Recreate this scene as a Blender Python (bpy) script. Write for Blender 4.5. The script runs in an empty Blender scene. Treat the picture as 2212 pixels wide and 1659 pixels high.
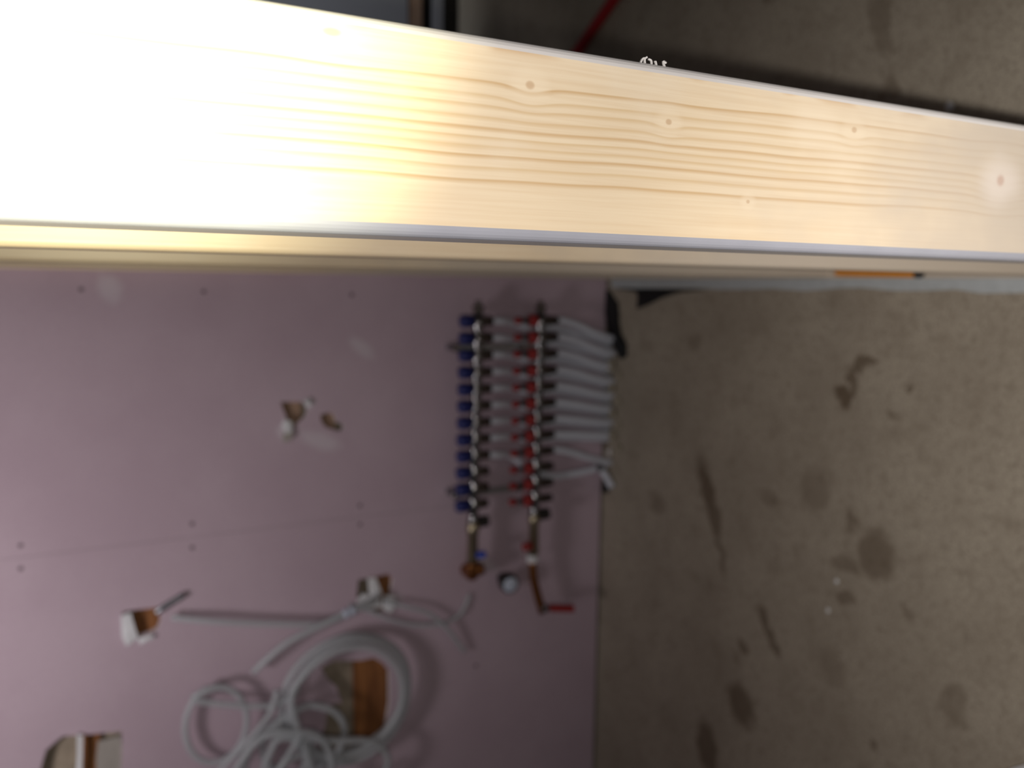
import bpy, bmesh, math, random
from mathutils import Vector, Matrix
from mathutils.geometry import tessellate_polygon

random.seed(7)
SC = bpy.context.scene
COL = SC.collection

# ------------------------------------------------------------------ camera
# Hand-held phone turned on its side: world "up" is the left of the picture.
CAM_H = 1.25
cam_d = bpy.data.cameras.new('phone_camera')
cam = bpy.data.objects.new('phone_camera', cam_d)
COL.objects.link(cam)
cam_d.sensor_fit = 'HORIZONTAL'
cam_d.sensor_width = 36.0
cam_d.lens = 36.0 * 1660.0 / 2212.0
cam_d.clip_start = 0.01
cam_right = Vector((0.01272865, -0.43186815, -0.90184693))
cam_down = Vector((-0.99169664, -0.12087836, 0.04388833))
cam_fwd = Vector((-0.12796775, 0.89379993, -0.42982082))
m = Matrix.Identity(4)
for r in range(3):
    m[r][0] = cam_right[r]
    m[r][1] = -cam_down[r]
    m[r][2] = -cam_fwd[r]
m[2][3] = CAM_H
cam.matrix_world = m
cam_d.dof.use_dof = True
cam_d.dof.focus_distance = 0.375
cam_d.dof.aperture_fstop = 5.6
SC.camera = cam

# ------------------------------------------------------------------ world, lamps, exposure
W_ = bpy.data.worlds.new('dim_room_world')
SC.world = W_
W_.use_nodes = True
bg = W_.node_tree.nodes['Background']
bg.inputs['Color'].default_value = (0.62, 0.66, 0.75, 1)
bg.inputs['Strength'].default_value = 0.11


def lamp(name, kind, loc, power, color, size, aim=None):
    d = bpy.data.lights.new(name, kind)
    d.energy = power
    d.color = color
    if kind == 'AREA':
        d.shape = 'DISK'
        d.size = size
    else:
        d.shadow_soft_size = size
    o = bpy.data.objects.new(name, d)
    COL.objects.link(o)
    o.location = loc
    if aim is not None:
        o.rotation_euler = (Vector(aim) - Vector(loc)).to_track_quat('-Z', 'Y').to_euler()
    return o


def spot(name, loc, aim, power, color, angle, blend, size):
    o = lamp(name, 'SPOT', loc, power, color, size, aim)
    o.data.spot_size = math.radians(angle)
    o.data.spot_blend = blend
    return o


# phone flash set back behind the lens; an added narrow spot brightens the end stud
# and an added broad cone brightens the floor ahead
FLASH = (-0.084, -0.20, 1.32)
lamp('flash_spill', 'POINT', FLASH, 15.5, (1.0, 0.95, 0.89), 0.008)
spot('stud_fill', FLASH, (0.120, 0.326, 1.305), 46.0, (1.0, 0.96, 0.60), 41.0, 1.0, 0.008)
spot('floor_fill', FLASH, (-0.12, 0.30, 0.0), 37.0, (1.0, 0.95, 0.88), 90.0, 1.0, 0.008)
# added fill spot without a fixture, brightens the upper pink wall
spot('wall_fill', (-0.80, 0.95, 2.45), (-0.72, 1.944, 1.80), 72.0, (1.0, 0.94, 0.96), 92.0, 1.0, 0.20)
# and another added one for the far wall beyond the partition
spot('wall_fill', (1.30, 2.00, 2.35), (1.12, 3.12, 0.95), 75.0, (0.90, 0.94, 1.0), 42.0, 1.0, 0.06)
SC.view_settings.view_transform = 'Standard'
SC.view_settings.look = 'None'
SC.view_settings.exposure = 0.0
SC.view_settings.gamma = 1.0
SC.view_settings.use_curve_mapping = False


# ------------------------------------------------------------------ mesh helpers
class MB:
    def __init__(self):
        self.v = []
        self.f = []
        self.mi = []

    def add(self, vs, fs, mi=0):
        b = len(self.v)
        self.v += [Vector(p) for p in vs]
        for f in fs:
            self.f.append([b + i for i in f])
            self.mi.append(mi)
        return self

    def box(self, a, b, mi=0):
        x0, y0, z0 = a
        x1, y1, z1 = b
        vs = [(x0, y0, z0), (x1, y0, z0), (x1, y1, z0), (x0, y1, z0), (x0, y0, z1), (x1, y0, z1), (x1, y1, z1), (x0, y1, z1)]
        fs = [(0, 3, 2, 1), (4, 5, 6, 7), (0, 1, 5, 4), (1, 2, 6, 5), (2, 3, 7, 6), (3, 0, 4, 7)]
        return self.add(vs, fs, mi)

    def loft(self, rings, closed_ends=True, mi=0):
        n = len(rings[0])
        vs = [p for r in rings for p in r]
        fs = []
        for k in range(len(rings) - 1):
            for i in range(n):
                j = (i + 1) % n
                fs.append((k * n + i, k * n + j, (k + 1) * n + j, (k + 1) * n + i))
        if closed_ends:
            fs.append(tuple(range(n))[::-1])
            fs.append(tuple((len(rings) - 1) * n + i for i in range(n)))
        return self.add(vs, fs, mi)

    def turned(self, p, axis, profile, n=14, mi=0):
        """solid of revolution: profile = [(distance along axis, radius)]"""
        p = Vector(p)
        a = Vector(axis).normalized()
        u = a.orthogonal().normalized()
        w = a.cross(u)
        rings = []
        for t, r in profile:
            rings.append([p + a * t + (u * math.cos(2 * math.pi * i / n) + w * math.sin(2 * math.pi * i / n)) * r for i in range(n)])
        return self.loft(rings, True, mi)

    def tube(self, pts, r, n=8, sub=5, radii=None, closed=False, mi=0):
        pts = [Vector(p) for p in pts]
        path = smooth(pts, sub, closed) if sub > 1 else pts
        rings = []
        prev = None
        L = len(path)
        for k, p in enumerate(path):
            if closed:
                t = (path[(k + 1) % L] - path[k - 1]).normalized()
            else:
                t = (path[min(k + 1, L - 1)] - path[max(k - 1, 0)]).normalized()
            if prev is None:
                u = t.orthogonal().normalized()
            else:
                u = (prev - t * prev.dot(t)).normalized()
            prev = u
            w = t.cross(u)
            rings.append([p + (u * math.cos(2 * math.pi * i / n) + w * math.sin(2 * math.pi * i / n)) * r for i in range(n)])
        if closed:
            rings.append(rings[0])
            return self.loft(rings, False, mi)
        return self.loft(rings, True, mi)


def smooth(P, sub, closed=False):
    out = []
    n = len(P)
    segs = n if closed else n - 1
    for i in range(segs):
        if closed:
            a, b, c, d = P[(i - 1) % n], P[i], P[(i + 1) % n], P[(i + 2) % n]
        else:
            a, b, c, d = P[max(i - 1, 0)], P[i], P[i + 1], P[min(i + 2, n - 1)]
        for s in range(sub):
            t = s / sub
            out.append(0.5 * ((2 * b) + (c - a) * t + (2 * a - 5 * b + 4 * c - d) * t * t + (3 * b - a - 3 * c + d) * t ** 3))
    if not closed:
        out.append(P[-1].copy())
    return out


WORLD = {}


def place(o, parent, world):
    COL.objects.link(o)
    if parent is not None:
        o.parent = parent
        o.location = Vector(world) - WORLD[parent]
    else:
        o.location = world
    WORLD[o] = Vector(world)
    return o


def empty(name, loc):
    o = bpy.data.objects.new(name, None)
    o.empty_display_size = 0.05
    return place(o, None, Vector(loc))


def build(name, mb, mats, parent=None, origin=None, shade=False):
    """one mesh object; its origin is the base of the shape unless given"""
    if origin is None:
        xs = [p.x for p in mb.v]
        ys = [p.y for p in mb.v]
        zs = [p.z for p in mb.v]
        origin = Vector(((min(xs) + max(xs)) / 2, (min(ys) + max(ys)) / 2, min(zs)))
    origin = Vector(origin)
    me = bpy.data.meshes.new(name)
    me.from_pydata([tuple(p - origin) for p in mb.v], [], mb.f)
    if not isinstance(mats, (list, tuple)):
        mats = [mats]
    for mt in mats:
        me.materials.append(mt)
    me.polygons.foreach_set('material_index', mb.mi)
    bm = bmesh.new()
    bm.from_mesh(me)
    bmesh.ops.recalc_face_normals(bm, faces=bm.faces)
    bm.to_mesh(me)
    bm.free()
    if shade:
        me.polygons.foreach_set('use_smooth', [len(p.vertices) == 4 for p in me.polygons])
    me.update()
    return place(bpy.data.objects.new(name, me), parent, origin)


def again(src, parent, shift, name=None):
    """another individual that shares the mesh of src, moved by shift in the world"""
    o = bpy.data.objects.new(name or src.name.split('.')[0], src.data)
    return place(o, parent, WORLD[src] + Vector(shift))


def tag(o, label=None, cat=None, group=None, kind=None):
    if label:
        o['label'] = label
    if cat:
        o['category'] = cat
    if group:
        o['group'] = group
    if kind:
        o['kind'] = kind
    return o


# ------------------------------------------------------------------ materials
class NT:
    def __init__(self, name):
        self.m = bpy.data.materials.new(name)
        self.m.use_nodes = True
        self.t = self.m.node_tree
        self.b = self.t.nodes['Principled BSDF']

    def n(self, kind, **kw):
        o = self.t.nodes.new(kind)
        for k, v in kw.items():
            setattr(o, k, v)
        return o

    def l(self, a, b):
        self.t.links.new(a, b)

    def put(self, sock, v):
        if isinstance(v, bpy.types.NodeSocket):
            self.l(v, sock)
        else:
            sock.default_value = v

    def math(self, op, a, b=0.0, c=0.0, clamp=False):
        o = self.n('ShaderNodeMath', operation=op, use_clamp=clamp)
        self.put(o.inputs[0], a)
        self.put(o.inputs[1], b)
        self.put(o.inputs[2], c)
        return o.outputs[0]

    def mix(self, fac, a, b, blend='MIX'):
        o = self.n('ShaderNodeMix', data_type='RGBA', blend_type=blend)
        self.put(o.inputs[0], fac)
        self.put(o.inputs[6], a)
        self.put(o.inputs[7], b)
        return o.outputs[2]

    def noise(self, vec, scale, detail=3.0, rough=0.55):
        o = self.n('ShaderNodeTexNoise')
        self.l(vec, o.inputs['Vector'])
        o.inputs['Scale'].default_value = scale
        o.inputs['Detail'].default_value = detail
        o.inputs['Roughness'].default_value = rough
        return o.outputs['Fac']

    def ramp(self, fac, stops, interp='LINEAR'):
        o = self.n('ShaderNodeValToRGB')
        o.color_ramp.interpolation = interp
        el = o.color_ramp.elements
        while len(el) < len(stops):
            el.new(0.5)
        for e, (p, c) in zip(el, stops):
            e.position = p
            e.color = c if len(c) == 4 else (*c, 1)
        self.l(fac, o.inputs[0])
        return o.outputs[0]

    def remap(self, v, a, b, c=0.0, d=1.0):
        o = self.n('ShaderNodeMapRange', interpolation_type='SMOOTHSTEP')
        self.put(o.inputs[0], v)
        for i, x in enumerate((a, b, c, d)):
            o.inputs[1 + i].default_value = x
        return o.outputs[0]

    def bump(self, h, strength=0.3, dist=0.002):
        o = self.n('ShaderNodeBump')
        o.inputs['Strength'].default_value = strength
        o.inputs['Distance'].default_value = dist
        self.l(h, o.inputs['Height'])
        self.l(o.outputs[0], self.b.inputs['Normal'])

    def coord(self, which='Object'):
        return self.n('ShaderNodeTexCoord').outputs[which]

    def position(self):
        return self.n('ShaderNodeNewGeometry').outputs['Position']

    def scaled(self, vec, s):
        o = self.n('ShaderNodeMapping')
        o.inputs['Scale'].default_value = s
        self.l(vec, o.inputs['Vector'])
        return o.outputs[0]

    def blob(self, u, v, cu, cv, ru, rv, ang=0.0, soft=0.5):
        """1 inside a soft-edged ellipse on the (u, v) plane"""
        du = self.math('SUBTRACT', u, cu)
        dv = self.math('SUBTRACT', v, cv)
        c, s = math.cos(ang), math.sin(ang)
        a = self.math('MULTIPLY_ADD', du, c / ru, self.math('MULTIPLY', dv, s / ru))
        b = self.math('MULTIPLY_ADD', dv, c / rv, self.math('MULTIPLY', du, -s / rv))
        r = self.math('SQRT', self.math('MULTIPLY_ADD', a, a, self.math('MULTIPLY', b, b)))
        return self.remap(r, 1.0 + soft, 1.0 - soft)


def plain(name, color, rough=0.6, metal=0.0, vary=0.12, scale=40.0, spec=0.5):
    t = NT(name)
    f = t.noise(t.coord(), scale)
    lo = tuple(c * (1 - vary) for c in color) + (1,)
    hi = tuple(min(1, c * (1 + vary)) for c in color) + (1,)
    t.l(t.mix(f, lo, hi), t.b.inputs['Base Color'])
    t.b.inputs['Roughness'].default_value = rough
    t.b.inputs['Metallic'].default_value = metal
    t.b.inputs['Specular IOR Level'].default_value = spec
    return t.m


def make_pine():
    t = NT('pine_planed')
    xyz = t.n('ShaderNodeSeparateXYZ')
    co = t.coord()
    t.l(co, xyz.inputs[0])
    u = t.math('MULTIPLY', xyz.outputs[0], 1000.0)      # mm across the board
    z = t.math('MULTIPLY', xyz.outputs[2], 1000.0)      # mm along the board
    slow = t.noise(t.scaled(co, (9.0, 0.0, 5.0)), 1.0, 2.0)
    w = t.math('MULTIPLY_ADD', t.math('SUBTRACT', slow, 0.5), 9.0, u)
    w = t.math('MULTIPLY_ADD', t.math('SUBTRACT', z, 1060.0), 0.012, w)
    knots = [(70.0, 1086, 9, 11, 4.0), (61.5, 1008, 7, 9, 3.0), (70.0, 878, 8, 10, 3.2), (25.5, 954, 5, 6, 1.6), (52.0, 742, 18, 22, 7.0), (80.0, 1176, 8, 18, 4.0)]
    core = None
    halo = None
    for ku, kz, su, sz, amp in knots:
        a = t.math('DIVIDE', t.math('SUBTRACT', u, ku), su)
        b = t.math('DIVIDE', t.math('SUBTRACT', z, kz), sz)
        r2 = t.math('MULTIPLY_ADD', a, a, t.math('MULTIPLY', b, b))
        e = t.math('EXPONENT', t.math('MULTIPLY', r2, -1.0))
        w = t.math('MULTIPLY_ADD', t.math('MULTIPLY', e, t.math('ADD', a, -0.45)), -amp, w)
        c = t.remap(r2, 0.07, 0.01)
        h = t.remap(r2, 1.3, 0.1)
        core = c if core is None else t.math('MAXIMUM', core, c)
        halo = h if halo is None else t.math('MAXIMUM', halo, h)
    base = (0.82, 0.675, 0.485)
    dark = (0.62, 0.42, 0.22)
    mid = (0.70, 0.52, 0.31)
    lines = [(27.0, 0), (32.5, 1), (37.6, 0), (41.5, 1), (45.2, 1), (49.2, 0), (53.8, 1), (59.0, 1), (63.5, 1), (69.5, 0)]
    stops = [(0.0, (0.80, 0.65, 0.46))]
    for p, soft in lines:
        stops += [((p - 1.9) / 89, base), (p / 89, mid if soft else dark), ((p + 0.7) / 89, base)]
    stops.append((1.0, (0.84, 0.70, 0.52)))
    col = t.ramp(t.math('DIVIDE', w, 89.0), stops)
    fine = t.noise(t.scaled(co, (420.0, 60.0, 9.0)), 1.0, 3.0)
    col = t.mix(t.remap(fine, 0.35, 0.75), col, t.mix(0.35, col, (0.66, 0.47, 0.28, 1)))
    blotch = t.noise(t.scaled(co, (22.0, 20.0, 14.0)), 1.0, 3.0)
    col = t.mix(t.remap(blotch, 0.5, 0.8, 0, 0.35), col, (0.86, 0.76, 0.62, 1))
    wane = t.noise(t.scaled(co, (60.0, 1.0, 16.0)), 1.0, 2.0)
    edge = t.math('MULTIPLY', t.remap(u, 80.0, 86.0), t.remap(wane, 0.5, 0.62))
    col = t.mix(t.math('MULTIPLY', edge, 0.8), col, (0.58, 0.36, 0.17, 1))
    col = t.mix(t.math('MULTIPLY', halo, 0.45), col, (0.88, 0.74, 0.55, 1))
    col = t.mix(t.math('MULTIPLY', core, 0.55), col, (0.50, 0.30, 0.15, 1))
    # greyer towards the foot: the weaker lamp light there is painted into the colour
    foot_shade = t.math('MULTIPLY', t.remap(t.math('MULTIPLY_ADD', t.math('SUBTRACT', blotch, 0.5), 260.0, z), 1000.0, 700.0), 0.85)
    col = t.mix(foot_shade, col, (0.56, 0.49, 0.42, 1))
    smear = t.blob(t.math('MULTIPLY_ADD', t.math('SUBTRACT', blotch, 0.5), 26.0, u), t.math('MULTIPLY_ADD', t.math('SUBTRACT', slow, 0.5), 30.0, z), 50.0, 742.0, 15.0, 17.0, 0.0, 0.6)
    col = t.mix(t.math('MULTIPLY', smear, 0.5), col, (0.80, 0.72, 0.67, 1))
    col = t.mix(t.math('MULTIPLY', t.blob(u, z, 51.0, 742.0, 3.2, 3.4, 0.0, 0.5), 0.6), col, (0.52, 0.34, 0.27, 1))
    t.l(col, t.b.inputs['Base Color'])
    t.b.inputs['Roughness'].default_value = 0.42
    t.bump(fine, 0.08, 0.001)
    return t.m


def make_pink():
    t = NT('pink_gypsum_board')
    p = t.position()
    s = t.n('ShaderNodeSeparateXYZ')
    t.l(p, s.inputs[0])
    x, z = s.outputs[0], s.outputs[2]
    wob = t.noise(p, 38.0, 3.0)
    xw = t.math('MULTIPLY_ADD', t.math('SUBTRACT', wob, 0.5), 0.03, x)
    zw = t.math('MULTIPLY_ADD', t.math('SUBTRACT', wob, 0.5), 0.03, z)
    col = t.mix(t.remap(t.noise(p, 3.0, 4.0), 0.3, 0.7), (0.450, 0.340, 0.395, 1), (0.505, 0.392, 0.448, 1))
    col = t.mix(t.remap(t.noise(p, 90.0, 3.0), 0.35, 0.75, 0, 0.25), col, (0.42, 0.315, 0.37, 1))
    smear = None
    for a in [(-0.02, 1.312, 0.030, 0.022, 0.3), (-0.165, 0.745, 0.035, 0.016, 0.9), (-0.375, 0.945, 0.018, 0.014, 0.2),
              (-0.40, 0.855, 0.05, 0.02, 1.2), (-0.30, 0.88, 0.012, 0.016, 0.0), (-0.79, 0.40, 0.05, 0.012, 1.0), (-0.86, 0.66, 0.02, 0.02, 0.0)]:
        b = t.blob(xw, zw, *a, soft=0.5)
        smear = b if smear is None else t.math('MAXIMUM', smear, b)
    col = t.mix(t.math('MULTIPLY', smear, 0.38), col, (0.66, 0.63, 0.66, 1))
    t.l(col, t.b.inputs['Base Color'])
    t.b.inputs['Roughness'].default_value = 0.85
    t.bump(t.noise(p, 220.0, 2.0), 0.06, 0.001)
    return t.m


def make_concrete():
    t = NT('stained_concrete')
    p = t.position()
    s = t.n('ShaderNodeSeparateXYZ')
    t.l(p, s.inputs[0])
    x, y = s.outputs[0], s.outputs[1]
    wob = t.math('SUBTRACT', t.noise(p, 16.0, 4.0), 0.5)
    wob2 = t.math('SUBTRACT', t.noise(t.scaled(p, (-1, 1.3, 1)), 19.0, 4.0), 0.5)
    xw = t.math('MULTIPLY_ADD', wob, 0.07, x)
    yw = t.math('MULTIPLY_ADD', wob2, 0.07, y)
    col = t.mix(t.remap(t.noise(p, 4.0, 5.0), 0.3, 0.7), (0.345, 0.297, 0.236, 1), (0.435, 0.382, 0.308, 1))
    col = t.mix(t.remap(t.noise(p, 14.0, 4.0), 0.5, 0.75, 0, 0.45), col, (0.24, 0.195, 0.145, 1))
    col = t.mix(t.remap(t.noise(p, 190.0, 3.0), 0.42, 0.72, 0, 0.75), col, (0.19, 0.155, 0.12, 1))
    col = t.mix(t.remap(t.noise(p, 55.0, 4.0), 0.48, 0.72, 0, 0.5), col, (0.21, 0.172, 0.13, 1))
    col = t.mix(t.remap(t.noise(p, 170.0, 2.0), 0.66, 0.78, 0, 0.4), col, (0.50, 0.46, 0.40, 1))
    # damp and oily marks: centre x, y, radii, turn, strength
    marks = [(-0.145, 1.035, 0.010, 0.040, 0.25, 0.75), (-0.182, 1.060, 0.030, 0.012, 0.1, 0.75), (-0.215, 1.078, 0.022, 0.020, 0, 0.85),
             (-0.179, 0.931, 0.008, 0.010, 0, 0.6), (-0.234, 0.965, 0.008, 0.010, 0, 0.4),
             (-0.500, 1.470, 0.075, 0.026, 0.35, 0.8), (-0.560, 1.440, 0.055, 0.024, 0.5, 0.7), (-0.640, 1.410, 0.060, 0.010, 0.35, 0.6),
             (-0.760, 1.245, 0.035, 0.014, 0.9, 0.7), (-0.795, 1.215, 0.022, 0.013, 0.6, 0.7), (-0.842, 1.317, 0.014, 0.018, 0, 0.65),
             (-0.885, 1.330, 0.018, 0.012, 0, 0.4), (-0.992, 1.314, 0.052, 0.042, 0.3, 0.75), (-1.160, 1.429, 0.058, 0.038, 0.2, 0.75),
             (-0.505, 0.980, 0.045, 0.042, 0, 0.6), (-0.545, 1.045, 0.020, 0.030, 0, 0.5), (-0.617, 1.045, 0.014, 0.032, 0, 0.55),
             (-0.455, 1.04, 0.022, 0.010, 0, 0.5), (-0.586, 1.671, 0.032, 0.03, 0, 0.4), (-0.465, 1.256, 0.016, 0.030, 0, 0.35),
             (-0.418, 1.134, 0.045, 0.036, 0, 0.35), (-0.588, 0.902, 0.013, 0.014, 0, 0.4), (-0.770, 1.057, 0.035, 0.03, 0, 0.3),
             (-0.717, 0.800, 0.035, 0.025, 0, 0.35), (-0.132, 1.544, 0.023, 0.022, 0, 0.35), (-0.88, 0.947, 0.009, 0.012, 0, 0.5),
             (0.48, 1.05, 0.06, 0.02, 0.4, 0.4), (0.36, 1.02, 0.02, 0.02, 0, 0.5), (0.66, 1.35, 0.05, 0.03, 0.4, 0.5), (0.9, 1.5, 0.07, 0.05, 0.2, 0.4)]
    mask = None
    for cx, cy, rx, ry, an, st in marks:
        b = t.math('MULTIPLY', t.blob(xw, yw, cx, cy, rx, ry, an, 0.35), st)
        mask = b if mask is None else t.math('MAXIMUM', mask, b)
    col = t.mix(mask, col, (0.105, 0.070, 0.040, 1))
    t.l(col, t.b.inputs['Base Color'])
    t.b.inputs['Roughness'].default_value = 0.78
    t.bump(t.noise(p, 130.0, 3.0), 0.25, 0.002)
    return t.m


def make_wood(name, a, b, stretch, rough=0.7):
    t = NT(name)
    co = t.position()
    f = t.noise(t.scaled(co, stretch), 1.0, 4.0)
    t.l(t.mix(t.remap(f, 0.3, 0.7), (*a, 1), (*b, 1)), t.b.inputs['Base Color'])
    t.b.inputs['Roughness'].default_value = rough
    t.bump(f, 0.3, 0.002)
    return t.m


def make_tubing(name, color, clear):
    t = NT(name)
    f = t.noise(t.coord(), 14.0)
    t.l(t.mix(f, tuple(c * 0.9 for c in color) + (1,), tuple(color) + (1,)), t.b.inputs['Base Color'])
    t.b.inputs['Roughness'].default_value = 0.38
    if clear > 0:
        tr = t.n('ShaderNodeBsdfTransparent')
        mx = t.n('ShaderNodeMixShader')
        mx.inputs[0].default_value = clear
        t.l(t.b.outputs[0], mx.inputs[1])
        t.l(tr.outputs[0], mx.inputs[2])
        t.l(mx.outputs[0], t.t.nodes['Material Output'].inputs['Surface'])
    return t.m


M = {
    'pine': make_pine(),
    'pine_edge': plain('pine_eased_edge', (0.70, 0.67, 0.66), 0.35, vary=0.06, scale=30),  # paler than the face: light caught by the rounded edges is painted in
    'pine_edge_shaded': plain('pine_shaded_edge', (0.36, 0.365, 0.42), 0.45, vary=0.1, scale=30),  # greyer copy for the left edges, their weaker light painted in
    'pink': make_pink(),
    'gyp': plain('gypsum_core', (0.62, 0.58, 0.56), 0.9, vary=0.15, scale=120),
    'paper': plain('torn_white_paper', (0.70, 0.70, 0.72), 0.85, vary=0.12, scale=90),
    'greypaper': plain('torn_grey_paper', (0.33, 0.30, 0.27), 0.9, vary=0.15, scale=90),
    'concrete': make_concrete(),
    'rubble': plain('broken_mortar', (0.30, 0.26, 0.20), 0.95, vary=0.35, scale=60),
    'orange': make_wood('reddish_blocking_wood', (0.15, 0.050, 0.012), (0.29, 0.115, 0.032), (6, 30, 70)),
    'osb': make_wood('dull_sheathing_wood', (0.26, 0.21, 0.155), (0.36, 0.295, 0.22), (30, 10, 45)),
    'brown': make_wood('brown_board', (0.22, 0.13, 0.08), (0.34, 0.22, 0.15), (8, 30, 60)),
    'grey': plain('bare_grey_board', (0.26, 0.26, 0.28), 0.85, vary=0.1, scale=3),
    'white': plain('bare_ceiling', (0.24, 0.22, 0.20), 0.9, vary=0.06, scale=5),
    'steel': plain('nickel_plated_steel', (0.24, 0.235, 0.24), 0.16, 1.0, 0.08),
    'dullsteel': plain('dull_bracket_steel', (0.30, 0.31, 0.33), 0.4, 1.0, 0.1),
    'brass': plain('aged_brass', (0.40, 0.34, 0.24), 0.38, 1.0, 0.2),
    'copper': plain('copper_tail', (0.30, 0.12, 0.04), 0.35, 0.9, 0.25),
    'blackplastic': plain('black_plastic', (0.018, 0.015, 0.014), 0.45, 0, 0.2),
    'brownnut': plain('dark_bronze_nut', (0.050, 0.034, 0.026), 0.4, 0.3, 0.25),
    'blue': plain('dark_blue_cap', (0.010, 0.016, 0.125), 0.4, 0, 0.15),
    'brightblue': plain('bright_blue_lever', (0.02, 0.06, 0.42), 0.4, 0, 0.1),
    'red': plain('red_cap', (0.29, 0.010, 0.010), 0.4, 0, 0.2),
    'redhose': plain('dark_red_rubber', (0.33, 0.012, 0.016), 0.5, 0, 0.2),
    'pex': make_tubing('white_heating_pipe', (0.66, 0.68, 0.76), 0.0),
    'pexclear': make_tubing('frosted_plastic_tube', (0.56, 0.585, 0.61), 0.48),
    'foam': plain('pale_foam_gasket', (0.46, 0.49, 0.51), 0.8, 0, 0.15, 60),
    'tar': plain('black_sheet_plastic', (0.006, 0.006, 0.007), 0.6, 0, 0.2),
    'pencil': plain('orange_pencil_paint', (0.80, 0.29, 0.012), 0.4, 0, 0.12),
    'graphite': plain('black_pencil_tip', (0.012, 0.011, 0.010), 0.5, 0, 0.2),
    'dial': plain('pale_dial_glass', (0.55, 0.60, 0.72), 0.25, 0, 0.08),
    'screw': plain('dark_screw_head', (0.16, 0.12, 0.13), 0.55, 0.3, 0.2),
}

# ------------------------------------------------------------------ setting
YW = 1.944            # face of the pink wall
FLOOR_X0, FLOOR_X1, FLOOR_Y0, FLOOR_Y1 = -2.7, 2.5, -1.6, 3.25
tag(build('floor', MB().box((FLOOR_X0, FLOOR_Y0, -0.12), (FLOOR_X1, FLOOR_Y1, 0.0)), M['concrete']), 'stained bare concrete floor slab', kind='structure')
tag(build('ceiling', MB().box((FLOOR_X0, FLOOR_Y0, 2.50), (FLOOR_X1, FLOOR_Y1, 2.56)), M['white']), 'plain dark ceiling above the room', kind='structure')
tag(build('wall_left', MB().box((FLOOR_X0 - 0.1, FLOOR_Y0, 0.0), (FLOOR_X0, YW + 0.2, 2.5)), M['grey']), 'bare side wall left of the pink wall', kind='structure')
tag(build('wall_right', MB().box((FLOOR_X1, FLOOR_Y0, 0.0), (FLOOR_X1 + 0.1, FLOOR_Y1, 2.5)), M['grey']), 'bare side wall beyond the partition', kind='structure')
far = empty('wall_far', (1.3, 3.12, 0))
tag(far, 'grey far wall behind the stud partition', kind='structure')
build('wall_panel', MB().box((0.10, 3.12, 0.235), (2.5, 3.15, 2.5)), M['grey'], far)
build('backing_board', MB().box((0.10, 3.17, 0.0), (2.5, 3.25, 2.5)), M['blackplastic'], far)
build('bottom_board', MB().box((0.10, 3.115, 0.178), (2.5, 3.15, 0.226)), M['brown'], far)
build('bottom_plate', MB().box((0.10, 3.12, 0.085), (2.5, 3.16, 0.125)), M['grey'], far)
tag(build('wall_return', MB().box((0.13, YW + 0.01, 0.0), (0.22, 3.12, 2.5)), M['grey']), 'short return wall hidden behind the partition', kind='structure')

wall = empty('wall_back', (-1.2, YW, 0))
tag(wall, 'pink gypsum board wall with rough cut-outs', kind='structure')


def panel(x0, x1, z0, z1, holes):
    outer = [(x0, z0), (x1, z0), (x1, z1), (x0, z1)]
    loops = [outer] + holes
    flat = [p for lp in loops for p in lp]
    tris = tessellate_polygon([[Vector((a, b, 0)) for a, b in lp] for lp in loops])
    n = len(flat)
    vs = [(a, YW, b) for a, b in flat] + [(a, YW + 0.0127, b) for a, b in flat]
    mb = MB().add(vs, [tuple(t) for t in tris], 0)
    mb.add(vs, [tuple(i + n for i in t) for t in tris], 1)
    base = 0
    for lp in loops:
        k = len(lp)
        mb.add(vs, [(base + i, base + (i + 1) % k, n + base + (i + 1) % k, n + base + i) for i in range(k)], 1)
        base += k
    return mb


hole_a = [(-0.295, 0.951), (-0.298, 0.896), (-0.318, 0.886), (-0.336, 0.891), (-0.352, 0.912), (-0.367, 0.919), (-0.354, 0.930), (-0.339, 0.936), (-0.315, 0.945)]
hole_b = [(-0.334, 0.854), (-0.329, 0.839), (-0.332, 0.821), (-0.355, 0.813), (-0.360, 0.798), (-0.372, 0.795), (-0.380, 0.806), (-0.373, 0.826), (-0.365, 0.843), (-0.350, 0.852)]
hole_c = [(-0.774, 1.323), (-0.773, 1.303), (-0.776, 1.248), (-0.809, 1.243), (-0.829, 1.251), (-0.835, 1.266), (-0.840, 1.299), (-0.838, 1.321)]
hole_d = [(-0.784, 0.762), (-0.784, 0.729), (-0.781, 0.681), (-0.799, 0.668), (-0.848, 0.676), (-0.883, 0.686), (-0.886, 0.711), (-0.859, 0.745), (-0.832, 0.768)]
hole_e = [(-1.011, 0.865), (-0.999, 0.830), (-1.013, 0.757), (-1.012, 0.724), (-1.032, 0.699), (-1.061, 0.680), (-1.156, 0.680), (-1.222, 0.691),
          (-1.238, 0.700), (-1.290, 0.745), (-1.312, 0.774), (-1.299, 0.837), (-1.280, 0.872), (-1.215, 0.875), (-1.180, 0.856), (-1.141, 0.852), (-1.117, 0.834),
          (-1.124, 0.812), (-1.075, 0.824), (-1.051, 0.845)]
hole_f = [(-1.190, 1.520), (-1.118, 1.507), (-1.076, 1.494), (-1.051, 1.460), (-1.058, 1.423), (-1.070, 1.339), (-1.100, 1.339), (-1.190, 1.345)]
hole_g = [(-1.289 + 0.012 * math.cos(k * math.pi / 5), 0.700 + 0.012 * math.sin(k * math.pi / 5)) for k in range(10)]
SEAM = -0.6125
build('drywall_panel', panel(SEAM + 0.0004, 0.125, 0.010, 2.5, [hole_a, hole_b]), [M['pink'], M['gyp']], wall)
build('drywall_panel', panel(-2.7, SEAM - 0.0004, 0.010, 2.5, [hole_c, hole_d, hole_e, hole_f, hole_g]), [M['pink'], M['gyp']], wall)
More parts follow.
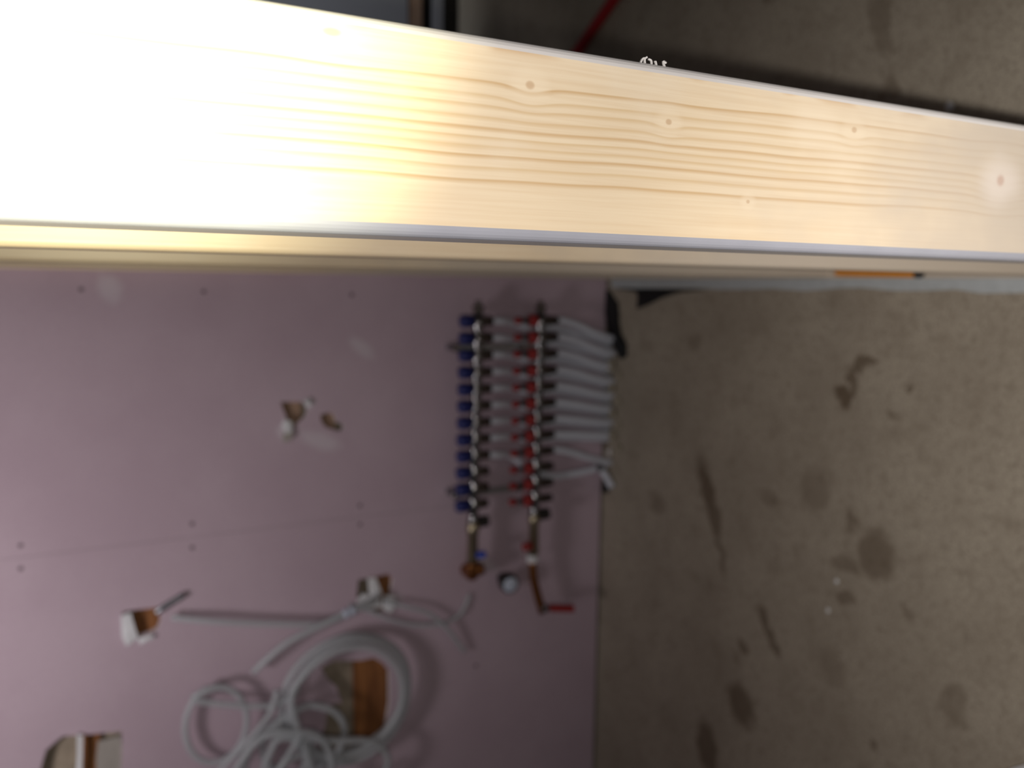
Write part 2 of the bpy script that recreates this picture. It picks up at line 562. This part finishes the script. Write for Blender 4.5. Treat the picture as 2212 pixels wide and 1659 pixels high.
build('sheathing', MB().box((-2.7, YW + 0.026, 0.0), (0.125, YW + 0.046, 2.5)), M['osb'], wall)
for x0, x1, z0, z1 in [(-1.36, -0.97, 0.668, 0.775), (-1.30, -1.00, 1.385, 1.424), (-0.90, -0.74, 1.225, 1.300), (-0.90, -0.74, 0.645, 0.715), (-0.42, -0.25, 0.90, 0.99), (-0.40, -0.27, 0.815, 0.875)]:
    warm = M['orange'] if z0 not in (0.90, 0.815) else M['brown']
    build('blocking', MB().box((x0, YW + 0.0140, z0), (x1, YW + 0.0255, z1)), warm, wall)
s0 = None
for x, z in [(-0.022, 1.369), (-0.025, 1.118), (-0.030, 0.769), (-0.585, 1.515), (-0.638, 1.518), (-0.580, 1.164), (-0.639, 1.166), (-0.582, 0.755), (-0.633, 0.755), (-1.10, 0.42)]:
    if s0 is None:
        s0 = build('screw_head', MB().turned((x, YW + 0.0002, z), (0, -1, 0), [(0, 0.0055), (0.0008, 0.005), (0.0006, 0.002)], 10), M['screw'], wall, origin=(x, YW, z))
        sx, sz = x, z
    else:
        again(s0, wall, (x - sx, 0, z - sz))


def flap(pts, mat, y0=-0.004, curl=0.008):
    """a torn paper flap: an irregular thin slab that curls off the board"""
    n = len(pts)
    cx = sum(p[0] for p in pts) / n
    cz = sum(p[1] for p in pts) / n
    front = [(a, YW + y0 - curl * (0.3 + 0.7 * random.random()), b) for a, b in pts]
    back = [(a, YW + y0 + 0.001, b) for a, b in pts]
    vs = front + back + [(cx, YW + y0 - curl * 0.8, cz), (cx, YW + y0 + 0.001, cz)]
    fs = [(i, (i + 1) % n, 2 * n) for i in range(n)] + [(n + (i + 1) % n, n + i, 2 * n + 1) for i in range(n)]
    fs += [(i, n + i, n + (i + 1) % n, (i + 1) % n) for i in range(n)]
    return build('torn_paper', MB().add(vs, fs), mat, wall)


flap([(-0.780, 1.326), (-0.776, 1.306), (-0.815, 1.298), (-0.842, 1.292), (-0.856, 1.318), (-0.83, 1.327)], M['paper'])
flap([(-0.842, 1.292), (-0.838, 1.262), (-0.848, 1.258), (-0.858, 1.29)], M['paper'])
flap([(-0.338, 0.944), (-0.345, 0.926), (-0.368, 0.925), (-0.374, 0.94), (-0.355, 0.952)], M['paper'])
flap([(-0.372, 0.945), (-0.368, 0.925), (-0.385, 0.925), (-0.398, 0.942), (-0.39, 0.950)], M['greypaper'])
flap([(-0.292, 0.895), (-0.288, 0.882), (-0.306, 0.878), (-0.312, 0.888)], M['paper'])
flap([(-0.782, 0.738), (-0.784, 0.716), (-0.830, 0.700), (-0.858, 0.712), (-0.85, 0.726), (-0.82, 0.735)], M['paper'])
flap([(-0.845, 0.770), (-0.822, 0.752), (-0.845, 0.705), (-0.868, 0.70), (-0.870, 0.735)], M['paper'])
flap([(-0.838, 0.695), (-0.842, 0.668), (-0.87, 0.662), (-0.89, 0.676), (-0.875, 0.698)], M['paper'])
flap([(-1.050, 1.430), (-1.056, 1.418), (-1.11, 1.422), (-1.19, 1.430), (-1.19, 1.442), (-1.10, 1.432)], M['paper'])
flap([(-1.088, 1.390), (-1.086, 1.342), (-1.135, 1.338), (-1.19, 1.345), (-1.19, 1.398), (-1.13, 1.396)], M['greypaper'], y0=0.012, curl=0.004)

# ------------------------------------------------------------------ stud partition (end stud right in front of the phone)
PX0, PX1, PY0 = 0.0204, 0.1096, 0.326
part = empty('stud_partition', (PX0, PY0, 0))
tag(part, 'bare pine stud partition with pale end stud glaring close up', 'stud wall')


def stud_mesh(r=0.0052, seg=5):
    x0, x1, y0, y1 = PX0, PX1, PY0, PY0 + 0.038
    prof = []
    for cx, cy, a0 in [(x0 + r, y0 + r, math.pi), (x1 - r, y0 + r, 1.5 * math.pi), (x1 - r, y1 - r, 0), (x0 + r, y1 - r, 0.5 * math.pi)]:
        for k in range(seg + 1):
            a = a0 + 0.5 * math.pi * k / seg
            prof.append((cx + r * math.cos(a), cy + r * math.sin(a)))
    n = len(prof)
    vs = [(a, b, 0.038) for a, b in prof] + [(a, b, 2.44) for a, b in prof]
    mb = MB()
    for i in range(n):
        j = (i + 1) % n
        corner = i // (seg + 1)
        mb.add([vs[i], vs[j], vs[n + j], vs[n + i]], [(0, 1, 2, 3)], (1 if corner == 3 else 0) if (i % (seg + 1)) == seg else (2 if corner in (0, 3) else 1))  # left corners get the shaded edge colour, left flank the brighter one
    mb.add(vs[:n], [tuple(range(n))[::-1]], 0)
    mb.add(vs[n:], [tuple(range(n))], 0)
    return mb


st0 = build('stud', stud_mesh(), [M['pine'], M['pine_edge'], M['pine_edge_shaded']], part, origin=(PX0, PY0, 0.0))
tag(st0, 'brightly lit pine end stud with pale rounded edges')
inner = stud_mesh()
inner.mi = [0] * len(inner.mi)
st1 = None
for y in (0.600, 1.100, 1.500, 1.905):
    if st1 is None:
        st1 = build('stud', inner, M['pine'], part, origin=(PX0, PY0, 0.0))
        st1.location.y += y - PY0
        WORLD[st1] += Vector((0, y - PY0, 0))
        y1 = y
    else:
        again(st1, part, (0, y - y1, 0))
build('sole_plate', MB().box((PX0, PY0, 0.005), (PX1, YW - 0.001, 0.038)), M['pine'], part, origin=(PX0, PY0, -0.2))
build('top_plate', MB().box((PX0, PY0, 2.44), (PX1, YW - 0.001, 2.478)), M['pine'], part, origin=(PX0, PY0, 0.3))
gask = [(-0.005, 1.925), (-0.006, 1.80), (-0.003, 1.65), (-0.002, 1.547), (-0.005, 1.45), (-0.004, 1.382), (-0.001, 1.28), (-0.005, 1.188), (0.002, 1.10), (0.003, 1.051),
        (-0.002, 0.97), (-0.001, 0.915), (0.002, 0.86), (-0.004, 0.814), (-0.002, 0.746), (0.001, 0.65), (-0.003, 0.55), (0.0, 0.44), (-0.002, 0.326)]
mb = MB()
for (xa, ya), (xb, yb) in zip(gask[:-1], gask[1:]):
    mb.add([(xa, ya, 0), (PX1, ya, 0), (PX1, yb, 0), (xb, yb, 0), (xa, ya, 0.005), (PX1, ya, 0.005), (PX1, yb, 0.005), (xb, yb, 0.005)],
           [(0, 1, 2, 3), (4, 7, 6, 5), (0, 3, 7, 4)])
tag(build('sill_gasket', mb, M['foam'], part), 'pale wavy foam strip under the sole plate')
mb = MB()
for k in range(5):
    z = 1.024 - 0.004 * k + random.uniform(-0.002, 0.002)
    p = Vector((PX1 - 0.001, PY0 + 0.004, z))
    mb.tube([p, p + Vector((random.uniform(0.0015, 0.003), 0, random.uniform(-0.002, 0.002))), p + Vector((random.uniform(0.002, 0.004), 0, random.uniform(-0.003, 0.003)))], 0.0006, 4, 3)
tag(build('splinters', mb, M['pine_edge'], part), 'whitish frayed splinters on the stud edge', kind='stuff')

# pencil on the sole plate
pen = empty('pencil', (0.028, 0.99, 0.038))
tag(pen, 'orange pencil with a black end lying on the sole plate', 'pencil')
pa, pb = Vector((0.0305, 1.075, 0.0440)), Vector((0.0268, 0.905, 0.0440))
ax = (pb - pa).normalized()
build('pencil_body', MB().turned(pa, ax, [(0, 0.0058), (0.168, 0.0058)], 6), M['pencil'], pen)
build('pencil_tip', MB().turned(pa + ax * 0.168, ax, [(0, 0.0062), (0.010, 0.0062), (0.0145, 0.004)], 10), M['graphite'], pen)

# ------------------------------------------------------------------ heating manifold
YM = YW - 0.060
man = empty('heating_manifold', (-0.40, YM, 0.20))
tag(man, 'two-bar nickel heating manifold with blue and red caps on pink wall', 'manifold')
NP = 12
PITCH = 0.0455


def xu(i):
    return -0.097 - PITCH * i


def xl(i):
    return -0.097 - (PITCH + 0.0006) * i


def zu(x):
    return 0.4465 - 0.020 * (x + 0.09)


def zl(x):
    return 0.2595 - 0.018 * (x + 0.09)


def bar(name, zf, x_end):
    mb = MB()
    rings = []
    x = -0.072
    prof = []
    while x > x_end:
        prof += [(x, 0.0135), (x - 0.016, 0.0135), (x - 0.020, 0.0155), (x - 0.040, 0.0155)]
        x -= PITCH
    for px, r in prof:
        rings.append([Vector((px, YM + r * math.cos(a * math.pi / 7), zf(px) + r * math.sin(a * math.pi / 7))) for a in range(14)])
    mb.loft(rings)
    return build(name, mb, M['steel'], man, shade=True)


bar('upper_bar', zu, -0.62)
bar('lower_bar', zl, -0.62)
for zf in (zu, zl):
    x = -0.072
    build('end_plug', MB().turned((x, YM, zf(x)), (1, 0, 0), [(0, 0.012), (0.006, 0.012), (0.007, 0.017), (0.016, 0.016), (0.018, 0.008), (0.030, 0.008)], 8), M['brownnut'], man)


def series(name, mb, mat, xs, zf):
    """twelve alike parts along a bar, sharing one mesh"""
    first = build(name, mb, mat, man, shade=True)
    for i in range(1, NP):
        again(first, man, (xs(i) - xs(0), 0, zf(xs(i)) - zf(xs(0))))
    return first


x, z = xu(0), zu(xu(0))
series('blue_cap', MB().turned((x, YM, z + 0.012), (0, 0, 1), [(0, 0.010), (0.004, 0.017), (0.030, 0.0175), (0.038, 0.014), (0.039, 0.006)], 12), M['blue'], xu, zu)
series('pipe_fitting', MB().turned((x, YM, z - 0.012), (0, 0, -1), [(0, 0.010), (0.003, 0.0145), (0.020, 0.0150), (0.021, 0.012), (0.030, 0.0115)], 6), M['brownnut'], xu, zu)
x, z = xl(0), zl(xl(0))
series('red_valve', MB().turned((x, YM, z + 0.010), (0, 0, 1), [(0, 0.012), (0.004, 0.0175), (0.022, 0.0170), (0.026, 0.009)], 12), M['red'], xl, zl)
series('meter_stem', MB().turned((x, YM, z + 0.034), (0, 0, 1), [(0, 0.008), (0.005, 0.009), (0.010, 0.006), (0.026, 0.006)], 10), M['blackplastic'], xl, zl)
series('meter_cap', MB().turned((x, YM, z + 0.058), (0, 0, 1), [(0, 0.006), (0.003, 0.0095), (0.016, 0.0095), (0.020, 0.006)], 10), M['red'], xl, zl)
series('pipe_fitting', MB().turned((x, YM, z - 0.012), (0, 0, -1), [(0, 0.010), (0.004, 0.0140), (0.024, 0.0145), (0.026, 0.0115), (0.042, 0.0115), (0.043, 0.010)], 6), M['brownnut'], xl, zl)
for x in (-0.168, -0.567):
    b = build('bracket', MB().box((x - 0.007, YM + 0.006, 0.235), (x + 0.007, YM + 0.012, 0.515)).box((x - 0.007, YM + 0.006, 0.507), (x + 0.007, YW, 0.515)).box((x - 0.007, YM + 0.006, 0.235), (x + 0.007, YW, 0.241)), M['dullsteel'], man)
    for zz in (0.509, 0.318):
        build('bracket_bolt', MB().turned((x, YM + 0.006, zz), (0, -1, 0), [(0, 0.010), (0.008, 0.010), (0.011, 0.006)], 6), M['steel'], b)
# air vents and tail pieces at the far end
build('drain_cap', MB().turned((-0.648, YM, zu(-0.648) - 0.004), (0, 0, -1), [(0, 0.011), (0.010, 0.011), (0.012, 0.017), (0.040, 0.016)], 8), M['blackplastic'], man)
build('drain_cap', MB().turned((-0.650, YM, zl(-0.650) - 0.004), (0, 0, -1), [(0, 0.011), (0.010, 0.011), (0.012, 0.018), (0.042, 0.017)], 8), M['blackplastic'], man)
build('tail_piece', MB().turned((-0.615, YM, zu(-0.62)), (-1, 0, 0.01), [(0, 0.013), (0.03, 0.013), (0.034, 0.018), (0.06, 0.018), (0.066, 0.0145), (0.14, 0.0165), (0.15, 0.012)], 10), M['brass'], man, shade=True)
build('tail_piece', MB().turned((-0.615, YM, zl(-0.62)), (-1, 0, 0.0), [(0, 0.013), (0.03, 0.013), (0.034, 0.017), (0.055, 0.017), (0.062, 0.014), (0.145, 0.0165), (0.15, 0.012)], 10), M['brass'], man, shade=True)
tag(build('blue_lever', MB().turned((-0.738, YM - 0.010, zu(-0.74) - 0.008), (0, -0.3, -1), [(0, 0.006), (0.006, 0.010), (0.024, 0.010), (0.028, 0.006)], 8), M['brightblue'], man), 'small bright blue shut-off cap')
tag(build('red_lever', MB().turned((-0.736, YM - 0.006, zl(-0.74) + 0.008), (0, -0.2, 1), [(0, 0.006), (0.006, 0.013), (0.026, 0.012), (0.030, 0.006)], 8), M['red'], man), 'small red shut-off cap')
build('copper_elbow', MB().tube([(-0.762, YM, 0.461), (-0.785, YM, 0.458), (-0.800, YM + 0.012, 0.455), (-0.802, YW, 0.452)], 0.019, 12, 4), M['copper'], man, shade=True)
build('copper_elbow', MB().turned((-0.785, YM, 0.452), (0, 0, -1), [(0, 0.017), (0.024, 0.017), (0.026, 0.012)], 10), M['copper'], man, shade=True)
build('union_ring', MB().turned((-0.766, YM, zl(-0.77)), (-1, 0, 0), [(0, 0.013), (0.002, 0.017), (0.020, 0.017), (0.022, 0.013)], 12), M['paper'], man)
build('copper_tail', MB().tube([(-0.786, YM, 0.271), (-0.83, YM, 0.268), (-0.88, YM, 0.256), (-0.945, YM, 0.236)], 0.0125, 10, 4), M['copper'], man, shade=True)
build('valve_bolt', MB().turned((-0.925, YM - 0.008, 0.238), (0, -1, 0), [(0, 0.010), (0.010, 0.010), (0.016, 0.012), (0.024, 0.006)], 8), M['steel'], man)
tag(build('valve_lever', MB().add([(-0.915, YM - 0.030, 0.226), (-0.934, YM - 0.030, 0.226), (-0.947, YM - 0.036, 0.150), (-0.927, YM - 0.036, 0.150),
                                   (-0.915, YM - 0.022, 0.226), (-0.934, YM - 0.022, 0.226), (-0.947, YM - 0.028, 0.150), (-0.927, YM - 0.028, 0.150)],
                                  [(0, 1, 2, 3), (4, 7, 6, 5), (0, 4, 5, 1), (1, 5, 6, 2), (2, 6, 7, 3), (3, 7, 4, 0)]), M['red'], man), 'red ball valve lever')

# round gauge sticking out of the wall beside the tail
g = empty('wall_gauge', (-0.845, YW, 0.336))
tag(g, 'round black gauge with pale dial between the copper tails', 'gauge')
build('gauge_case', MB().turned((-0.845, YW, 0.340), (0, -1, 0), [(0, 0.016), (0.03, 0.016), (0.034, 0.027), (0.060, 0.027), (0.061, 0.023)], 18), M['blackplastic'], g, shade=True)
build('gauge_dial', MB().turned((-0.845, YW - 0.060, 0.340), (0, -1, 0), [(0, 0.0225), (0.003, 0.022), (0.0045, 0.012)], 18), M['dial'], g, shade=True)

# ------------------------------------------------------------------ heating pipes from the bars into the floor
ORD = ['first', 'second', 'third', 'fourth', 'fifth', 'sixth', 'seventh', 'eighth', 'ninth']
low_end = [-0.155, -0.196, -0.238, -0.280, -0.322, -0.362, -0.402, -0.438, -0.525]
for i in range(9):
    x = xl(i)
    e = low_end[i]
    zb = zl(x) - 0.050
    P = [(x, YM, zb + 0.004), (x, YM, zb - 0.02), (x + (e - x) * 0.25, YM + 0.004, zb - 0.075), (x + (e - x) * 0.65, YM + 0.010, 0.075), (e, YM + 0.022, 0.0)]
    o = build('heating_pipe', MB().tube(P, 0.0098, 10, 5), M['pex'], shade=True)
    tag(o, 'white heating pipe curving from lower bar to floor, %s from the stud partition' % ORD[i], 'pipe', 'pipes under the lower bar')
for i in range(9):
    x = xu(i)
    zb = zu(x) - 0.040
    q = x - PITCH * 0.5
    e = (low_end[i] - 0.018) if i < 8 else -0.535
    if i < 8:
        P = [(x, YM, zb + 0.004), (x, YM + 0.004, zb - 0.03), (x - 0.008, YM + 0.030, 0.325), (q, YM + 0.036, 0.265), (q, YM + 0.036, 0.19), (q + (e - q) * 0.5, YM + 0.036, 0.08), (e, YM + 0.040, 0.0)]
    else:
        P = [(x, YM, zb + 0.004), (x - 0.004, YM + 0.004, zb - 0.03), (x - 0.018, YM + 0.03, 0.330), (x - 0.060, YM + 0.036, 0.270), (x - 0.088, YM + 0.03, 0.20), (x - 0.088, YM + 0.03, 0.12), (-0.542, YM + 0.03, 0.05), (e, YM + 0.045, 0.0)]
    o = build('heating_pipe', MB().tube(P, 0.0098, 10, 5), M['pex'], shade=True)
    tag(o, 'white heating pipe dropping from upper bar behind the lower, %s from the stud partition' % ORD[i], 'pipe', 'pipes under the upper bar')
stub = empty('pipe_stub', (-0.57, 1.90, 0))
tag(stub, 'short white pipe stub lying at the foot of the pink wall', 'pipe')
build('stub_tube', MB().tube([(-0.540, 1.930, 0.035), (-0.556, 1.912, 0.022), (-0.594, 1.878, 0.012)], 0.0105, 10, 4), M['pex'], stub, shade=True)
build('stub_clip', MB().turned((-0.537, 1.915, 0.040), (-0.3, -0.7, -0.3), [(0, 0.008), (0.003, 0.012), (0.012, 0.012), (0.015, 0.007)], 10), M['steel'], stub)

# ------------------------------------------------------------------ leftover plastic tubing on the wall
YT = YW - 0.030


def strand(name, pts, r, mat, label, cat, y=None):
    n = len(pts)
    P = []
    for k, (a, b) in enumerate(pts):
        yy = (y if y is not None else YT)
        if k in (0, n - 1):
            yy = min(YW - r, yy + 0.012)
        P.append((a, yy, b))
    o = build(name, MB().tube(P, r, 8, 5), M[mat], shade=True)
    tag(o, label, cat)
    return o


strand('plastic_tube', [(-0.799, 1.218), (-0.818, 1.138), (-0.846, 1.021), (-0.875, 0.873), (-0.871, 0.807)], 0.0085, 'pexclear', 'straight frosted tube running down from the small upper cut-out', 'tube')
s2 = empty('plastic_tube', (-0.90, YT, 0.70))
tag(s2, 'curved frosted tube with a shiny clip ending at the torn cut-out', 'tube')
build('tube_body', MB().tube([(-0.971, YT, 1.038), (-0.938, YT - 0.012, 1.007), (-0.899, YT - 0.02, 0.955), (-0.873, YT - 0.022, 0.884), (-0.848, YT - 0.02, 0.803), (-0.836, YT - 0.010, 0.738), (-0.831, YW, 0.707)], 0.0090, 8, 5), M['pexclear'], s2, shade=True)
build('tube_clip', MB().turned((-0.852, YT - 0.019, 0.815), (0.1, 0.02, -0.5), [(0, 0.010), (0.002, 0.0125), (0.012, 0.0125), (0.014, 0.010), (0.020, 0.012), (0.030, 0.012), (0.032, 0.010)], 10), M['dial'], s2, shade=True)
strand('plastic_tube', [(-0.848, 0.790), (-0.871, 0.739), (-0.908, 0.675), (-0.934, 0.610), (-0.945, 0.529), (-0.925, 0.474), (-0.876, 0.443)], 0.0060, 'pexclear', 'thin frosted tube looping from torn cut-out towards the gauge', 'tube', YW - 0.014)
strand('plastic_tube', [(-0.848, 0.700), (-0.872, 0.636), (-0.900, 0.576), (-0.954, 0.522), (-1.041, 0.462)], 0.0065, 'pexclear', 'thin frosted tube trailing down below the torn cut-out', 'tube', YW - 0.028)
strand('cut_wire', [(-0.785, 1.250), (-0.776, 1.240), (-0.764, 1.218), (-0.751, 1.190)], 0.0075, 'dullsteel', 'short grey wire end poking from the small upper cut-out', 'wire', YW - 0.010)


def coil(name, label, rings, r, tail):
    """loops of one hank: a continuous tube winding round the ring centres in turn"""
    P = []
    for k, (cx, cz, rx, rz, a0, turns, y0, y1) in enumerate(rings):
        n = int(14 * turns)
        for s in range(n):
            f = s / n
            a = a0 + 2 * math.pi * turns * f
            P.append((cx + rx * math.cos(a), y0 + (y1 - y0) * f, cz + rz * math.sin(a)))
    P += tail
    o = build(name, MB().tube(P, r, 7, 3), M['pexclear'], shade=True)
    return tag(o, label, 'tube coil')


coil('tube_coil', 'large hank of frosted tube hanging over the big cut-out',
     [(-1.082, 0.806, 0.163, 0.169, 2.4, 1.0, YT, YT - 0.012), (-1.096, 0.800, 0.172, 0.158, 2.4, 1.0, YT - 0.014, YT - 0.028), (-1.086, 0.812, 0.152, 0.150, 2.4, 0.9, YT - 0.03, YT - 0.045)],
     0.0100, [(-1.19, YT - 0.05, 0.92), (-1.26, YT - 0.05, 0.90), (-1.31, YT - 0.05, 0.84), (-1.30, YT - 0.05, 0.76)])
coil('tube_coil', 'tangled hank of frosted tube left of the big cut-out',
     [(-1.176, 0.920, 0.093, 0.104, 0.5, 1.0, YT - 0.01, YT - 0.02), (-1.205, 0.995, 0.090, 0.075, 0.5, 1.0, YT - 0.03, YT - 0.04), (-1.272, 0.860, 0.093, 0.152, 0.3, 1.0, YT - 0.04, YT - 0.05), (-1.235, 0.945, 0.110, 0.085, 0.4, 1.0, YT - 0.05, YT - 0.06)],
     0.0098, [(-1.12, YT - 0.05, 1.03), (-1.20, YT - 0.05, 1.10), (-1.33, YT - 0.05, 1.16)])
coil('tube_coil', 'small loose ring of frosted tube, highest of the hanging hanks',
     [(-1.085, 1.130, 0.100, 0.071, 0.2, 1.15, YT, YT - 0.014)],
     0.0085, [(-1.06, YT - 0.02, 1.00), (-1.03, YT - 0.02, 0.93)])
strand('plastic_tube', [(-1.02, 0.985), (-1.08, 1.01), (-1.16, 1.09), (-1.25, 1.19), (-1.36, 1.24)], 0.0080, 'pexclear', 'frosted tube end slanting up left across the small ring', 'tube', YT - 0.03)
strand('plastic_tube', [(-1.13, 0.93), (-1.19, 0.98), (-1.26, 1.03), (-1.36, 1.08)], 0.0085, 'pexclear', 'frosted tube end slanting through the tangled hank', 'tube', YT - 0.065)

# ------------------------------------------------------------------ things on the floor
hose_p = [(0.98, 1.50, 0.016), (0.90, 1.72, 0.016), (0.806, 1.925, 0.016), (0.756, 2.035, 0.016), (0.690, 2.20, 0.016), (0.64, 2.45, 0.016), (0.60, 2.70, 0.016)]
tag(build('red_hose', MB().tube(hose_p, 0.016, 12, 5), M['redhose'], shade=True), 'dark red hose lying on the concrete beyond the partition', 'hose')


def sheet(name, pts, z1, mat, label, cat, crumple=0.006):
    n = len(pts)
    cx = sum(p[0] for p in pts) / n
    cy = sum(p[1] for p in pts) / n
    top = [(a, b, z1 + random.uniform(0, crumple)) for a, b in pts]
    bot = [(a, b, 0.0) for a, b in pts]
    vs = top + bot + [(cx, cy, z1 + crumple), (cx, cy, 0)]
    fs = [(i, (i + 1) % n, 2 * n) for i in range(n)] + [(n + (i + 1) % n, n + i, 2 * n + 1) for i in range(n)]
    fs += [(i, n + i, n + (i + 1) % n, (i + 1) % n) for i in range(n)]
    return tag(build(name, MB().add(vs, fs), M[mat]), label, cat)


sheet('plastic_scrap', [(-0.006, 1.90), (-0.012, 1.80), (-0.030, 1.79), (-0.062, 1.795), (-0.050, 1.745), (-0.028, 1.680), (-0.012, 1.60), (-0.006, 1.50), (-0.0055, 1.60), (-0.0055, 1.75)],
      0.003, 'tar', 'black plastic scrap beside the foam strip of the partition', 'plastic scrap')
sheet('plastic_scrap', [(-0.012, 1.940), (-0.030, 1.915), (-0.050, 1.940 - 0.05), (-0.075, 1.885), (-0.11, 1.880), (-0.145, 1.865), (-0.165, 1.840), (-0.20, 1.838), (-0.210, 1.865), (-0.175, 1.90), (-0.13, 1.925), (-0.08, 1.941)],
      0.004, 'tar', 'black plastic scrap at the wall foot under the first pipes', 'plastic scrap', 0.012)
sheet('plastic_scrap', [(-0.585, 1.940), (-0.580, 1.922), (-0.600, 1.905), (-0.622, 1.915), (-0.625, 1.940)], 0.004, 'tar', 'small black scrap beside the white pipe stub', 'plastic scrap', 0.010)


def lump(r, seed):
    rnd = random.Random(seed)
    bm = bmesh.new()
    bmesh.ops.create_icosphere(bm, subdivisions=1, radius=1.0)
    vs = []
    for v in bm.verts:
        k = rnd.uniform(0.72, 1.12)
        vs.append(Vector((v.co.x * r * k * 1.25, v.co.y * r * k, v.co.z * r * k * 0.7)))
    fs = [tuple(x.index for x in f.verts) for f in bm.faces]
    bm.free()
    z0 = min(p.z for p in vs)
    return [p - Vector((0, 0, z0)) for p in vs], fs


crumbs = [(-0.235, 1.900, 0.020), (-0.262, 1.872, 0.013), (-0.300, 1.895, 0.016), (-0.335, 1.868, 0.015), (-0.372, 1.890, 0.018), (-0.405, 1.862, 0.012), (-0.440, 1.885, 0.017), (-0.470, 1.858, 0.014), (-0.494, 1.905, 0.013)]
for k, (x, y, r) in enumerate(crumbs):
    vs, fs = lump(r, k)
    o = build('mortar_lump', MB().add([p + Vector((x, y, 0)) for p in vs], fs), M['rubble'] if k < 8 else M['gyp'])
    if k < 8:
        tag(o, 'broken mortar lump at the pipe feet, %s from the stud partition' % ORD[k], 'rubble', 'mortar lumps along the wall foot')
    else:
        tag(o, 'pale mortar lump beside the white pipe stub', 'rubble', 'mortar lumps along the wall foot')
for (x, y, r, lab) in [(0.309, 0.898, 0.008, 'white plaster crumb on concrete behind the end stud'), (-0.588, 1.061, 0.005, 'tiny white plaster crumb on the round floor stain'), (-0.657, 1.078, 0.005, 'tiny white plaster crumb left of the round floor stain')]:
    vs, fs = lump(r, int(1000 * y))
    tag(build('plaster_crumb', MB().add([p + Vector((x, y, 0)) for p in vs], fs), M['paper']), lab, 'crumb', 'plaster crumbs on the floor')
cb = empty('drywall_offcut', (-0.95, 0.55, 0))
tag(cb, 'white board offcut lying in the corner nearest the camera', 'board')
cp = [(-0.742, 0.660), (-0.762, 0.682), (-0.790, 0.708), (-0.83, 0.755), (-1.02, 0.60), (-0.86, 0.42)]
n = len(cp)
build('board_face', MB().add([(a, b, 0.012) for a, b in cp] + [(a, b, 0.0115) for a, b in cp], [tuple(range(n)), tuple(range(2 * n - 1, n - 1, -1))] + [(i, (i + 1) % n, n + (i + 1) % n, n + i) for i in range(n)]), M['paper'], cb)
build('board_core', MB().add([(a, b, 0.0115) for a, b in cp] + [(a, b, 0.0) for a, b in cp], [tuple(range(n)), tuple(range(2 * n - 1, n - 1, -1))] + [(i, (i + 1) % n, n + (i + 1) % n, n + i) for i in range(n)]), M['brown'], cb)
